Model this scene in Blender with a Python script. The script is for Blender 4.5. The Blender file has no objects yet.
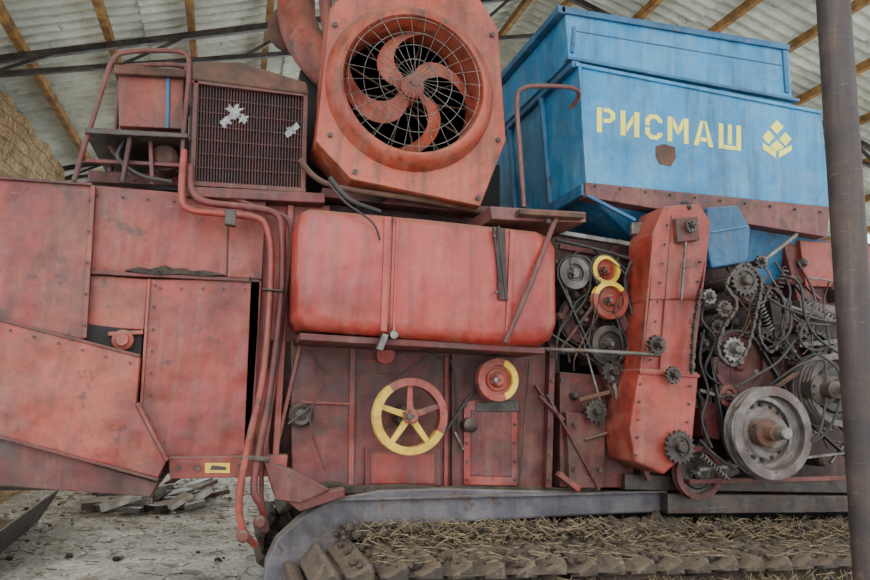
import bpy, bmesh, math, random
from math import sin, cos, pi, radians, atan2
from mathutils import Vector, Matrix, noise
random.seed(7)
# ------------------------------------------------------------------ camera survey
F=750.0; CX=435.0; CY=290.0
C=Vector((0,-4,1.3)); yaw=radians(15); pit=radians(8.7); rol=radians(2)
Fw=Vector((sin(yaw)*cos(pit),cos(yaw)*cos(pit),sin(pit)))
R0=Vector((cos(yaw),-sin(yaw),0)); U0=R0.cross(Fw)
R=R0*cos(rol)+U0*sin(rol); U=U0*cos(rol)-R0*sin(rol)
def ray(px,py): return Fw+R*((px-CX)/F)-U*((py-CY)/F)
def P(px,py,Y):
    d=ray(px,py); return C+d*((Y-C.y)/d.y)
def M(px,py,Y):
    return ((Y-C.y)/ray(px,py).y)/F
cd=bpy.data.cameras.new('camera'); cam=bpy.data.objects.new('camera',cd)
bpy.context.scene.collection.objects.link(cam)
m=Matrix((( R.x,U.x,-Fw.x,C.x),(R.y,U.y,-Fw.y,C.y),(R.z,U.z,-Fw.z,C.z),(0,0,0,1)))
cam.matrix_world=m; cd.sensor_width=36; cd.lens=F*36/870; cd.clip_start=0.05
bpy.context.scene.camera=cam
# ------------------------------------------------------------------ materials
def lin(c):
    r=[]
    for v in c:
        v/=255.0
        r.append(v/12.92 if v<=0.04045 else ((v+0.055)/1.055)**2.4)
    return (r[0],r[1],r[2],1)
def paint(name,c1,c2,rough=.5,chip=None,chipamt=.6,dust=(124,106,88),dustamt=.3,metal=0.0,scale=2.5,bump=.15,streak=.3,grime=.55,gcol=(38,27,23),dent=0,var=0,fade=None):
    mt=bpy.data.materials.new(name); mt.use_nodes=True; nt=mt.node_tree; N=nt.nodes; L=nt.links
    b=N['Principled BSDF']; tc=N.new('ShaderNodeTexCoord'); V=tc.outputs['Object']
    def nz(s,d,r=.65,vec=None,dist=0):
        n=N.new('ShaderNodeTexNoise'); n.inputs['Scale'].default_value=s; n.inputs['Detail'].default_value=d; n.inputs['Roughness'].default_value=r; n.inputs['Distortion'].default_value=dist
        L.new(vec or V,n.inputs['Vector']); return n.outputs['Fac']
    def rng(x,a,c,lo,hi):
        q=N.new('ShaderNodeMapRange'); q.inputs['From Min'].default_value=a; q.inputs['From Max'].default_value=c; q.inputs['To Min'].default_value=lo; q.inputs['To Max'].default_value=hi
        L.new(x,q.inputs['Value']); return q.outputs[0]
    def mix(f,a,c):
        mx=N.new('ShaderNodeMixRGB'); L.new(f,mx.inputs[0])
        if isinstance(a,tuple): mx.inputs[1].default_value=a
        else: L.new(a,mx.inputs[1])
        if isinstance(c,tuple): mx.inputs[2].default_value=c
        else: L.new(c,mx.inputs[2])
        return mx.outputs[0]
    col=mix(rng(nz(scale,9),.38,.64,0,1),lin(c2),lin(c1))
    if fade: col=mix(rng(nz(1.1,8,.7,None,.6),.46,.62,0,.6),col,lin(fade))
    if var:
        oi=N.new('ShaderNodeObjectInfo'); hs=N.new('ShaderNodeHueSaturation')
        L.new(rng(oi.outputs['Random'],0,1,1-var,1+var),hs.inputs['Value']); L.new(col,hs.inputs['Color']); col=hs.outputs[0]
    if streak:
        mp=N.new('ShaderNodeMapping'); mp.inputs['Scale'].default_value=(16,16,1.3); L.new(V,mp.inputs['Vector'])
        col=mix(rng(nz(1.3,6,.6,mp.outputs[0]),.50,.74,0,streak),col,lin(dust))
        mp=N.new('ShaderNodeMapping'); mp.inputs['Scale'].default_value=(9,9,.9); mp.inputs['Location'].default_value=(3,5,7); L.new(V,mp.inputs['Vector'])
        col=mix(rng(nz(1.6,7,.65,mp.outputs[0]),.48,.70,0,streak*1.5),col,lin(gcol))
    if grime:
        col=mix(rng(nz(1.9,13,.75,None,.5),.47,.66,0,grime),col,lin(gcol))
        col=mix(rng(nz(26,8,.7),.50,.72,0,grime*.7),col,lin(gcol))
    if chip:
        col=mix(rng(nz(4.5,14,.8,None,.3),chipamt,chipamt+.025,0,.85),col,lin(chip))
        col=mix(rng(nz(19,12,.8,None,.2),chipamt+.03,chipamt+.05,0,.85),col,lin(chip))
        mp=N.new('ShaderNodeMapping'); mp.inputs['Scale'].default_value=(4,4,38); mp.inputs['Rotation'].default_value=(0,.35,0); L.new(V,mp.inputs['Vector'])
        col=mix(rng(nz(1.8,10,.7,mp.outputs[0]),.62,.68,0,.4),col,lin(dust))
    g=N.new('ShaderNodeNewGeometry'); sp=N.new('ShaderNodeSeparateXYZ'); L.new(g.outputs['Normal'],sp.inputs[0])
    up=rng(sp.outputs['Z'],.25,.9,0,min(1,dustamt*2.2)); n3=nz(5,10,.7)
    ad=N.new('ShaderNodeMath'); ad.operation='MAXIMUM'; L.new(up,ad.inputs[0]); L.new(rng(n3,.47,.72,0,dustamt),ad.inputs[1])
    col=mix(ad.outputs[0],col,lin(dust))
    L.new(col,b.inputs['Base Color']); b.inputs['Metallic'].default_value=metal
    L.new(rng(n3,.3,.7,max(0,rough-.1),min(1,rough+.25)),b.inputs['Roughness'])
    nrm=None
    if dent:
        bd=N.new('ShaderNodeBump'); bd.inputs['Strength'].default_value=dent; bd.inputs['Distance'].default_value=.11
        L.new(nz(3.0,2,.5),bd.inputs['Height']); nrm=bd.outputs[0]
    if bump:
        bp=N.new('ShaderNodeBump'); bp.inputs['Strength'].default_value=bump; bp.inputs['Distance'].default_value=.03
        L.new(n3,bp.inputs['Height'])
        if nrm: L.new(nrm,bp.inputs['Normal'])
        nrm=bp.outputs[0]
    if nrm: L.new(nrm,b.inputs['Normal'])
    return mt
RUST=(60,36,27)
RED=paint('red_paint',(146,42,30),(112,31,25),.48,chip=RUST,chipamt=.575,grime=.7,dent=.7,var=.1,dustamt=.34,fade=(136,66,50))
RED2=paint('red_paint_light',(154,50,34),(122,37,28),.48,chip=RUST,chipamt=.585,grime=.6,dent=.7,var=.08,dustamt=.34,fade=(148,74,54))
TANK=paint('tank_paint',(160,42,32),(138,33,27),.34,chip=(80,34,26),chipamt=.62,dustamt=.3,grime=.4,streak=.3,dent=.5,fade=(160,66,52))
MAR=paint('maroon_paint',(108,27,27),(72,20,21),.55,chip=RUST,chipamt=.545,grime=.8,dent=.6,var=.15,fade=(104,42,38))
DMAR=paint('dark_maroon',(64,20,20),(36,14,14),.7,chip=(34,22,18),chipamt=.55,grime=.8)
ORG=paint('orange_paint',(172,66,38),(142,50,30),.5,chip=(80,44,32),chipamt=.585,dustamt=.34,grime=.6,streak=.4,dent=.5,fade=(160,82,58))
DORG=paint('rusty_duct',(140,56,38),(94,38,28),.55,chip=RUST,chipamt=.55,grime=.6)
BLUE=paint('blue_paint',(30,126,176),(22,106,152),.48,chip=(90,96,96),chipamt=.62,dust=(124,140,142),dustamt=.4,grime=.32,streak=.4,gcol=(32,62,78),dent=.5,fade=(66,142,178))
DBLUE=paint('blue_paint_dull',(26,98,140),(18,74,110),.5,chip=RUST,chipamt=.585,dust=(110,120,120),grime=.55,gcol=(24,38,46),dent=.4)
BAND=paint('band_paint',(118,62,56),(88,42,42),.55,chip=RUST,chipamt=.55,grime=.6)
YEL=paint('yellow_paint',(222,184,46),(190,144,36),.5,chip=RUST,chipamt=.60,dustamt=.25,grime=.5,streak=0)
LET=paint('stencil_yellow',(238,228,96),(216,204,88),.55,dustamt=.12,bump=0,grime=.2,streak=0)
STEEL=paint('worn_steel',(124,119,113),(72,67,63),.42,chip=RUST,chipamt=.56,metal=.4,scale=12,grime=.7,streak=0,var=.2)
DSTEEL=paint('oily_steel',(72,64,59),(34,30,28),.4,chip=RUST,chipamt=.55,metal=.4,scale=14,grime=.6,streak=0,var=.2)
PGREY=paint('cast_grey',(116,105,101),(70,61,58),.5,chip=(82,50,40),chipamt=.55,metal=.2,scale=8,grime=.65,streak=0)
GREY=paint('grey_guard',(90,87,95),(52,48,54),.5,chip=RUST,chipamt=.56,dustamt=.5,dust=(112,100,86))
SHOE=paint('track_shoe',(126,108,88),(66,54,44),.8,chip=(46,37,30),chipamt=.48,dust=(118,100,80),dustamt=.25,scale=9,bump=.9,streak=0,grime=.85,var=.2)
MUD=paint('dry_mud',(74,60,48),(30,25,21),.95,scale=11,dustamt=.25,bump=1.0,streak=0,dust=(92,78,62))
BLACK=paint('black_rubber',(34,32,32),(18,17,17),.55,dustamt=.2,streak=0,grime=0)
DARK=paint('dark_shade',(30,25,23),(14,12,11),.85,dustamt=.1,streak=0,grime=0)  # near-black; shade of holes, gaps and hidden cores put into the colour
RST=paint('rusty_iron',(94,56,40),(52,34,26),.75,scale=8,dustamt=.3,streak=0)
CORE=paint('radiator_core',(78,32,29),(44,20,19),.7,scale=8,dustamt=.2,streak=0)
TORN=paint('torn_hole_bright',(160,162,160),(84,82,78),.6,dustamt=.05,bump=0,streak=0,scale=14,grime=.6)  # light grey for the brightness showing through torn core holes
BACK=paint('fan_view_through',(120,120,104),(58,54,47),.8,scale=4,dustamt=.1,bump=0,streak=0)  # grey-green of the roof seen through the fan, put into a colour
POST=paint('post_paint',(54,40,37),(36,27,26),.65,chip=(80,56,48),chipamt=.60,dustamt=.2,streak=.2)
WOOD=paint('old_wood',(176,130,68),(120,84,46),.8,scale=7,dustamt=.1,streak=0)
STRAW=paint('straw',(146,127,92),(90,77,57),.9,scale=20,dustamt=.1,streak=0,bump=0,grime=.4)
ASB=paint('asbestos_sheet',(228,230,216),(178,180,166),.85,chip=(128,124,112),chipamt=.60,dust=(150,144,130),dustamt=.15,scale=1.2,streak=0,grime=.35,gcol=(104,100,86),bump=0)
STONE=paint('rubble',(206,200,188),(140,130,116),.9,scale=6,dustamt=.3,streak=0,grime=.3)
GLOW=bpy.data.materials.new('strip_glow'); GLOW.use_nodes=True  # glow of the strip added under the roof
GLOW.node_tree.nodes['Principled BSDF'].inputs['Emission Color'].default_value=(.9,.97,1,1); GLOW.node_tree.nodes['Principled BSDF'].inputs['Emission Strength'].default_value=9
# ------------------------------------------------------------------ mesh helpers
def empty(n):
    e=bpy.data.objects.new(n,None); bpy.context.scene.collection.objects.link(e); e.empty_display_size=.1; return e
CB=empty('combine_harvester')
def mk(name,vs,fs,mat,parent=CB,smooth=False,bev=0,fm=None,seg=2):
    me=bpy.data.meshes.new(name); me.from_pydata([tuple(v) for v in vs],[],fs)
    mats=mat if isinstance(mat,(list,tuple)) else [mat]
    for x in mats: me.materials.append(x)
    bm=bmesh.new(); bm.from_mesh(me); bmesh.ops.recalc_face_normals(bm,faces=bm.faces); bm.to_mesh(me); bm.free()
    if fm:
        for i,p in enumerate(me.polygons): p.material_index=fm[i]
    if smooth:
        for p in me.polygons: p.use_smooth=True
    o=bpy.data.objects.new(name,me); bpy.context.scene.collection.objects.link(o)
    if parent is not None: o.parent=parent
    if bev:
        b=o.modifiers.new('b','BEVEL'); b.width=bev; b.segments=seg; b.limit_method='ANGLE'; b.angle_limit=radians(35)
    return o
def loft(name,A,B,mat,parent=CB,bev=.005,seg=2):
    n=len(A); vs=list(A)+list(B)
    fs=[list(range(n)),list(range(2*n-1,n-1,-1))]+[[i,(i+1)%n,n+(i+1)%n,n+i] for i in range(n)]
    return mk(name,vs,fs,mat,parent,bev=bev,seg=seg)
def plate(name,pts,Y,th,mat,bev=.005,parent=CB,seg=2):
    A=[P(x,y,Y) for x,y in pts]; B=[v+Vector((0,th,0)) for v in A]
    return loft(name,A,B,mat,parent,bev,seg)
def rib(name,a,b,Y,w,th,mat,parent=CB,bev=.003):
    A=P(a[0],a[1],Y);B=P(b[0],b[1],Y); d=(B-A).normalized(); n=Vector((-d.z,0,d.x))*(w/2)
    L0=[A+n,B+n,B-n,A-n]; return loft(name,L0,[v+Vector((0,th,0)) for v in L0],mat,parent,bev)
def catmull(pts,k=8,cyc=False):
    n=len(pts); out=[]
    rng=range(n) if cyc else range(n-1)
    for i in rng:
        if cyc: p0,p1,p2,p3=[pts[(i+j-1)%n] for j in range(4)]
        else: p0=pts[max(i-1,0)];p1=pts[i];p2=pts[i+1];p3=pts[min(i+2,n-1)]
        for j in range(k):
            t=j/k; out.append(.5*((2*p1)+(p2-p0)*t+(2*p0-5*p1+4*p2-p3)*t*t+(3*p1-p0-3*p2+p3)*t**3))
    if not cyc: out.append(pts[-1])
    return out
def tube3(name,pts,r,mat,parent=CB,smooth=True,cyc=False,res=4,k=8):
    if smooth and len(pts)>2: pts=catmull(pts,k,cyc)
    cu=bpy.data.curves.new(name,'CURVE'); cu.dimensions='3D'; s=cu.splines.new('POLY'); s.points.add(len(pts)-1)
    for i,p in enumerate(pts): s.points[i].co=(p.x,p.y,p.z,1)
    s.use_cyclic_u=cyc; cu.bevel_depth=r; cu.bevel_resolution=res; cu.use_fill_caps=True
    cu.materials.append(mat); s.use_smooth=True
    o=bpy.data.objects.new(name,cu); bpy.context.scene.collection.objects.link(o)
    if parent is not None: o.parent=parent
    return o
def tube(name,pts,r,mat,**k): return tube3(name,[P(*p) for p in pts],r,mat,**k)
def lathe(name,c,prof,mat,seg=40,closed=False,parent=CB,fmf=None,smooth=True):
    vs=[];fs=[];fm=[]; n=len(prof)
    for i in range(seg):
        a=2*pi*i/seg
        for r,y in prof: vs.append(Vector((c.x+r*cos(a),c.y+y,c.z+r*sin(a))))
    for i in range(seg):
        j=(i+1)%seg
        for k in range(n if closed else n-1):
            l=(k+1)%n; fs.append([i*n+k,i*n+l,j*n+l,j*n+k]); fm.append(fmf(2*pi*(i+.5)/seg) if fmf else 0)
    if not closed:
        for k in (0,n-1):
            if prof[k][0]>1e-5: fs.append([i*n+k for i in range(seg)]); fm.append(0)
    o=mk(name,vs,fs,mat,parent,smooth=smooth,fm=fm)
    if smooth:
        e=o.modifiers.new('e','EDGE_SPLIT'); e.split_angle=radians(32)
    return o
boltv=[];boltf=[]
def bolt(px,py,Y,rp=2.2,h=.012):
    c=P(px,py,Y); r=rp*M(px,py,Y); b=len(boltv); a0=random.random()
    for yy in (0,-h):
        for i in range(6): boltv.append(Vector((c.x+r*cos(a0+i*pi/3),c.y+yy,c.z+r*sin(a0+i*pi/3))))
    boltf.append([b+6+i for i in range(6)])
    for i in range(6): boltf.append([b+i,b+(i+1)%6,b+6+(i+1)%6,b+6+i])
def bline(a,b,n,Y,rp=1.6):
    for i in range(n):
        t=i/(max(n-1,1)); bolt(a[0]+(b[0]-a[0])*t,a[1]+(b[1]-a[1])*t,Y,rp)
def shaft(name,px,py,Y,rp,ln,mat=STEEL):
    c=P(px,py,Y); r=rp*M(px,py,Y)
    return lathe(name,c,[(r,.05),(r,-ln+.006),(r*.85,-ln)],mat,16)
def gear(name,px,py,Y,rp,teeth=16,th=.02,mat=DSTEEL,hub=.32,sh=.07,web=None,back=.0):
    c=P(px,py,Y); r=rp*M(px,py,Y); vs=[];fs=[]
    n=teeth*4; ri=r*.62
    for yy in (0,-th):
        for i in range(n):
            a=2*pi*i/n; k=i%4; rr=r if k in(1,2) else r*.84
            if k==1:a+=.25*2*pi/n
            if k==2:a-=.25*2*pi/n
            vs.append(Vector((c.x+rr*cos(a),c.y+yy,c.z+rr*sin(a))))
        for i in range(n):
            a=2*pi*i/n; vs.append(Vector((c.x+ri*cos(a),c.y+yy,c.z+ri*sin(a))))
    for i in range(n):
        j=(i+1)%n
        fs+= [[i,j,2*n+j,2*n+i],[n+i,n+j,3*n+j,3*n+i],[i,j,n+j,n+i],[2*n+i,2*n+j,3*n+j,3*n+i]]
    mk(name,vs,fs,mat)
    lathe(name+'_web',c,[(ri*1.03,-th*.2),(ri*1.03,-th*.6),(r*hub,-th*.6),(r*hub,-th*2.2),(r*hub*.8,-th*2.6),(0,-th*2.6)],web or mat,28)
    if sh: shaft(name+'_shaft',px,py,Y,rp*hub*.45,sh)
    if back: lathe(name+'_bearing',c,[(r*.45,back),(r*.45,.01)],DSTEEL,18)
    for i in range(6):
        a=i*pi/3+.2; rr=rp*.48; bolt(px+rr*cos(a),py+rr*sin(a),Y-th*.6,max(rp*.07,1.1))
def pulley(name,px,py,Y,rp,th=.06,mat=RED,mat2=None,grooves=1,spokes=0,hub=.22,fmf=None,web=.5,hubmat=None,inner=.78,sh=.08,back=0):
    c=P(px,py,Y); r=rp*M(px,py,Y); ri=r*inner
    pr=[(ri,0)]; w=th/grooves
    for g in range(grooves):
        y0=-g*w; pr+=[(r,y0-.06*w),(r,y0-.16*w),(r*.91,y0-.42*w),(r*.91,y0-.58*w),(r,y0-.84*w),(r,y0-.94*w)]
    pr+=[(ri,-th)]
    mats=[mat]+([mat2] if mat2 else [])
    lathe(name,c,pr,mats,56,closed=True,fmf=fmf if mat2 else None)
    hm=hubmat or mat; hr=r*hub
    if spokes:
        vs=[];fs=[];fm=[]
        for i in range(spokes):
            a=2*pi*i/spokes+.35; d=Vector((cos(a),0,sin(a))); t=Vector((-sin(a),0,cos(a))); b=len(vs)
            for rr,ww in ((hr*.7,r*.09),(ri*1.04,r*.07)):
                for sx,sy in ((-1,-.3),(1,-.3),(1,-.7),(-1,-.7)): vs.append(c+d*rr+t*ww*sx+Vector((0,th*sy,0)))
            q=[[0,1,2,3],[7,6,5,4]]+[[k,(k+1)%4,4+(k+1)%4,4+k] for k in range(4)]
            fs+=[[b+k for k in f] for f in q]; fm+=[fmf(a) if (mat2 and fmf) else 0]*6
        mk(name+'_spokes',vs,fs,mats,CB,bev=.004,fm=fm)
    else:
        lathe(name+'_web',c,[(ri*1.02,-th*.35),(ri*1.02,-th*web),(ri*.8,-th*web),(ri*.72,-th*(web+.12)),(hr*1.3,-th*(web+.12)),(hr,-th*.9)],hm,40)
    lathe(name+'_hub',c,[(hr,-th*.1),(hr,-th*1.1),(hr*.8,-th*1.2),(0,-th*1.2)],hm,24)
    for i in range(5):
        a=i*2*pi/5; bolt(px+rp*hub*.7*cos(a),py+rp*hub*.7*sin(a),Y-th*1.15,max(1.1,rp*.04))
    if sh: shaft(name+'_shaft',px,py,Y-th,rp*hub*.4,sh)
    if back: lathe(name+'_bearing',c,[(r*.3,back),(r*.3,-.01)],DSTEEL,18)
def chain(name,pts,mat=DSTEEL,pitch=.028,w=.011,cyc=True,d=.016):
    pts=catmull([P(*p) for p in pts],10,cyc)
    if cyc: pts.append(pts[0])
    vs=[];fs=[]; acc=0; k=0
    for i in range(len(pts)-1):
        a=pts[i];b=pts[i+1]; L=(b-a).length
        while acc<L:
            p=a+(b-a)*(acc/L); t=(b-a).normalized(); n=Vector((-t.z,0,t.x)).normalized()
            ww=w*(1.0 if k%2 else .8); dd=d*(1 if k%2 else .6); hl=pitch*.56; bb=len(vs)
            for sy in(-1,1):
                for q,s in ((-1,.5),(-.6,1),(-.2,.7),(.2,.7),(.6,1),(1,.5),(1,-.5),(.6,-1),(.2,-.7),(-.2,-.7),(-.6,-1),(-1,-.5)):
                    vs.append(p+t*hl*q+n*ww*s+Vector((0,dd*sy,0)))
            fs.append([bb+j for j in range(12)]); fs.append([bb+23-j for j in range(12)])
            for j in range(12): fs.append([bb+j,bb+(j+1)%12,bb+12+(j+1)%12,bb+12+j])
            acc+=pitch; k+=1
        acc-=L
    mk(name,vs,fs,mat)
def belt(name,c1,r1,c2,r2,Y,w=.03,th=.012,mat=BLACK):
    A=P(c1[0],c1[1],Y);B=P(c2[0],c2[1],Y); ra=r1*M(c1[0],c1[1],Y); rb=r2*M(c2[0],c2[1],Y)
    d=B-A; base=atan2(d.z,d.x); L=d.length; be=math.acos(max(-1,min(1,(ra-rb)/L)))
    lp=[]
    for i in range(17):
        a=base+be+(2*pi-2*be)*i/16; lp.append((A,ra,a))
    for i in range(17):
        a=base-be+2*be*i/16; lp.append((B,rb,a))
    n=len(lp);vs=[];fs=[]
    for c,r,a in lp:
        u=Vector((cos(a),0,sin(a)))
        for rr,yy in ((r,0),(r+th,0),(r+th,-w),(r,-w)): vs.append(c+u*rr+Vector((0,yy,0)))
    for i in range(n):
        j=(i+1)%n
        for k in range(4): fs.append([i*4+k,i*4+(k+1)%4,j*4+(k+1)%4,j*4+k])
    mk(name,vs,fs,mat)
# ================================================================== SHED
RX,RZ,SL=3.5,6.5,.31
def rz(x): return RZ-SL*abs(x-RX)
CE=empty('ceiling'); YE=13.0
def roof_side(sgn,name):
    vs=[];fs=[]; y0,y1=-2.2,YE; dy=.165/8; ny=int((y1-y0)/dy); step=1.5; x=0
    while x<6.5:
        a=x; b=min(x+step+.12,6.8); base=len(vs)
        for i in range(ny+1):
            y=y0+i*dy; sh=int((y-y0)/1.1)%2*.006
            for q in (a,b): vs.append((RX+sgn*q,y,RZ-SL*q+.028*cos(2*pi*y/.165)+(.03 if q==a else 0)+sh))
        for i in range(ny): fs.append([base+2*i,base+2*i+1,base+2*i+3,base+2*i+2])
        x+=step
    o=mk(name,vs,fs,ASB,CE); s=o.modifiers.new('s','SOLIDIFY'); s.thickness=.012
roof_side(-1,'corrugated_sheets_left'); roof_side(1,'corrugated_sheets_right')
def beam(name,a,b,w,h,mat,parent):
    a=Vector(a);b=Vector(b); d=(b-a).normalized(); up=Vector((0,0,1))
    s=d.cross(up)
    if s.length<.01: s=Vector((1,0,0))
    s.normalize(); u=s.cross(d).normalized()
    A=[a+s*w/2+u*h/2,a-s*w/2+u*h/2,a-s*w/2-u*h/2,a+s*w/2-u*h/2]
    return loft(name,A,[v+(b-a) for v in A],mat,parent,bev=.004)
k=0
for sg in(-1,1):
    q=.25
    while q<6.6:
        x=RX+sg*q; beam('purlin_%d'%k,(x,-2.2,rz(x)-.085),(x,YE,rz(x)-.085),.07,.1,WOOD,CE); q+=.78; k+=1
for i,y in enumerate((0.2,3.8,7.4,11.0)):
    for sg in(-1,1):
        xe=RX+sg*6.6
        beam('truss_chord_%d'%k,(RX,y,rz(RX)-.19),(xe,y,rz(xe)-.19),.06,.07,DSTEEL,CE)
        k+=1
        if i>0:
            beam('truss_low_%d'%k,(RX,y,rz(RX)-.75),(xe,y,rz(xe)-.3),.05,.05,DSTEEL,CE)
            for j in range(5):
                xa=RX+sg*(.6+j*1.2); xb=xa+sg*.6
                za=rz(xa)-.2; t=abs(xb-RX)/6.6; zb=rz(xb)-(.75-.45*t)
                beam('truss_web_%d_%d'%(k,j),(xa,y,za),(xb,y,zb),.035,.035,DSTEEL,CE)
            k+=1
# glowing strip added to brighten the roof, where a bright sliver shows
la=P(642,3,3.6); lb=P(677,21,3.6)
beam('added_strip_housing',la+Vector((0,0,.05)),lb+Vector((0,0,.05)),.10,.05,STONE,CE)
tube3('added_strip_tube',[la,lb],.02,GLOW,parent=CE,smooth=False)
for v in (la,lb): beam('added_strip_hanger',v+Vector((0,0,.05)),Vector((v.x,v.y,rz(v.x)-.02)),.01,.01,DSTEEL,CE)
def natural(name,c1,c2,s,bumpd,brick=False):
    mt=bpy.data.materials.new(name); mt.use_nodes=True; nt=mt.node_tree;N=nt.nodes;L=nt.links;b=N['Principled BSDF']
    tc=N.new('ShaderNodeTexCoord'); n=N.new('ShaderNodeTexNoise'); n.inputs['Scale'].default_value=s; n.inputs['Detail'].default_value=13; n.inputs['Roughness'].default_value=.78
    L.new(tc.outputs['Object'],n.inputs['Vector']); r=N.new('ShaderNodeValToRGB'); r.color_ramp.elements[0].color=lin(c1); r.color_ramp.elements[1].color=lin(c2)
    r.color_ramp.elements[0].position=.37;r.color_ramp.elements[1].position=.62
    n2=N.new('ShaderNodeTexNoise'); n2.inputs['Scale'].default_value=s*18; n2.inputs['Detail'].default_value=8; L.new(tc.outputs['Object'],n2.inputs['Vector'])
    r2=N.new('ShaderNodeValToRGB'); r2.color_ramp.elements[0].color=(.42,.39,.36,1); r2.color_ramp.elements[0].position=.38; r2.color_ramp.elements[1].position=.56
    L.new(n2.outputs['Fac'],r2.inputs['Fac']); L.new(n.outputs['Fac'],r.inputs['Fac'])
    mx=N.new('ShaderNodeMixRGB'); mx.blend_type='MULTIPLY'; mx.inputs[0].default_value=.75; L.new(r.outputs[0],mx.inputs[1]); L.new(r2.outputs[0],mx.inputs[2])
    col=mx.outputs[0]
    if brick:
        sx=N.new('ShaderNodeSeparateXYZ'); L.new(tc.outputs['Object'],sx.inputs[0]); ad=N.new('ShaderNodeMath'); L.new(sx.outputs['X'],ad.inputs[0]); L.new(sx.outputs['Y'],ad.inputs[1])
        cb=N.new('ShaderNodeCombineXYZ'); L.new(ad.outputs[0],cb.inputs['X']); L.new(sx.outputs['Z'],cb.inputs['Y'])
        bt=N.new('ShaderNodeTexBrick'); bt.inputs['Scale'].default_value=1; bt.inputs['Brick Width'].default_value=.34; bt.inputs['Row Height'].default_value=.13; bt.inputs['Mortar Size'].default_value=.014
        bt.inputs['Color1'].default_value=(1,1,1,1); bt.inputs['Color2'].default_value=(.7,.66,.6,1); bt.inputs['Mortar'].default_value=(.32,.29,.25,1); L.new(cb.outputs[0],bt.inputs['Vector'])
        mx=N.new('ShaderNodeMixRGB'); mx.blend_type='MULTIPLY'; mx.inputs[0].default_value=.6; L.new(col,mx.inputs[1]); L.new(bt.outputs['Color'],mx.inputs[2]); col=mx.outputs[0]
    L.new(col,b.inputs['Base Color']); b.inputs['Roughness'].default_value=.95
    bp=N.new('ShaderNodeBump'); bp.inputs['Strength'].default_value=1; bp.inputs['Distance'].default_value=bumpd; L.new(n2.outputs['Fac'],bp.inputs['Height']); L.new(bp.outputs[0],b.inputs['Normal'])
    return mt
AD=natural('adobe',(150,112,76),(232,198,148),2.5,.05,True)
def gridwall(name,org,du,dv,nu,nv,thick,mat,amp):
    vs=[];fs=[]
    org=Vector(org);du=Vector(du);dv=Vector(dv); nn=du.cross(dv).normalized()
    for s in(0,1):
        for i in range(nu+1):
            for j in range(nv+1):
                p=org+du*(i/nu)+dv*(j/nv); a=noise.noise(p*2.3)*amp
                vs.append(p+nn*(a if s==0 else -thick)+dv.normalized()*(noise.noise(p*1.7+Vector((9,0,0)))*.1 if j==nv else 0))
    w=nv+1; S=(nu+1)*w
    for i in range(nu):
        for j in range(nv):
            fs.append([i*w+j,(i+1)*w+j,(i+1)*w+j+1,i*w+j+1]); fs.append([S+i*w+j,S+i*w+j+1,S+(i+1)*w+j+1,S+(i+1)*w+j])
    for i in range(nu):
        for j in(0,nv): fs.append([i*w+j,(i+1)*w+j,S+(i+1)*w+j,S+i*w+j])
    for j in range(nv):
        for i in(0,nu): fs.append([i*w+j,i*w+j+1,S+i*w+j+1,S+i*w+j])
    return mk(name,vs,fs,mat,None)
gridwall('wall_left',(-2.5,3.2,-.05),(0,9.8,0),(0,0,4.45),90,34,.3,AD,.14)
gridwall('wall_back',(-2.2,13.4,-.05),(13.0,0,0),(0,0,1.0),40,8,.3,AD,.1)
vs=[];fs=[];nx,ny=230,230
for i in range(nx+1):
    for j in range(ny+1):
        x=-7+20*i/nx; y=-8+24*j/ny; p=Vector((x,y,0))
        vs.append((x,y,-.035+.03*noise.noise(p*1.3)+.022*noise.noise(p*4)+.012*noise.noise(p*9)))
for i in range(nx):
    for j in range(ny): a=i*(ny+1)+j; fs.append([a,a+ny+1,a+ny+2,a+1])
FL=mk('floor',vs,fs,natural('dirt',(154,144,130),(228,220,208),1.4,.03),None,smooth=True)
def strawmesh(name,gen,n,L=(.05,.16),w=.003,parent=None,mat=STRAW,tilt=.35):
    vs=[];fs=[]
    for i in range(n):
        p=gen(); a=random.random()*2*pi; t=random.uniform(-tilt,tilt); l=random.uniform(*L)
        d=Vector((cos(a)*cos(t),sin(a)*cos(t),sin(t)))*l/2; s=Vector((-sin(a),cos(a),random.uniform(-1,1)))*w; u=Vector((0,0,w))
        b=len(vs); vs+=[p-d-s,p+d-s,p+d+s,p-d+s,p-d+u*2,p+d+u*2]
        fs+=[[b,b+1,b+5,b+4],[b+3,b+2,b+5,b+4],[b,b+1,b+2,b+3]]
    return mk(name,vs,fs,mat,parent)
strawmesh('straw_litter',lambda:Vector((random.uniform(-2.2,1.2),random.uniform(-.6,9),random.uniform(-.03,.0))),900,L=(.04,.16),w=.003,tilt=.15,parent=FL)
def rock(vs,fs,c,r,fl=.6):
    b=len(vs); n=7;m_=5
    for i in range(1,m_):
        th=pi*i/m_
        for j in range(n):
            ph=2*pi*j/n; k=r*random.uniform(.7,1.2)
            vs.append(c+Vector((k*sin(th)*cos(ph),k*sin(th)*sin(ph),k*fl*cos(th))))
    top=len(vs);vs.append(c+Vector((0,0,r*fl)));bot=len(vs);vs.append(c-Vector((0,0,r*fl*.8)))
    for i in range(m_-2):
        for j in range(n): fs.append([b+i*n+j,b+i*n+(j+1)%n,b+(i+1)*n+(j+1)%n,b+(i+1)*n+j])
    for j in range(n): fs.append([top,b+j,b+(j+1)%n]); fs.append([bot,b+(m_-2)*n+j,b+(m_-2)*n+(j+1)%n])
for nm,mt_,cnt in (('rubble_stones',STONE,520),('dirt_clods',MUD,160)):
    vs=[];fs=[]
    for i in range(cnt):
        x=random.uniform(-2.2,1.0);y=random.uniform(-.5,10); rr=random.choice([.008,.012,.015,.02,.035]); rock(vs,fs,Vector((x,y,rr*.1-.02)),rr)
    mk(nm,vs,fs,mt_,FL)
vs=[];fs=[]
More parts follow.
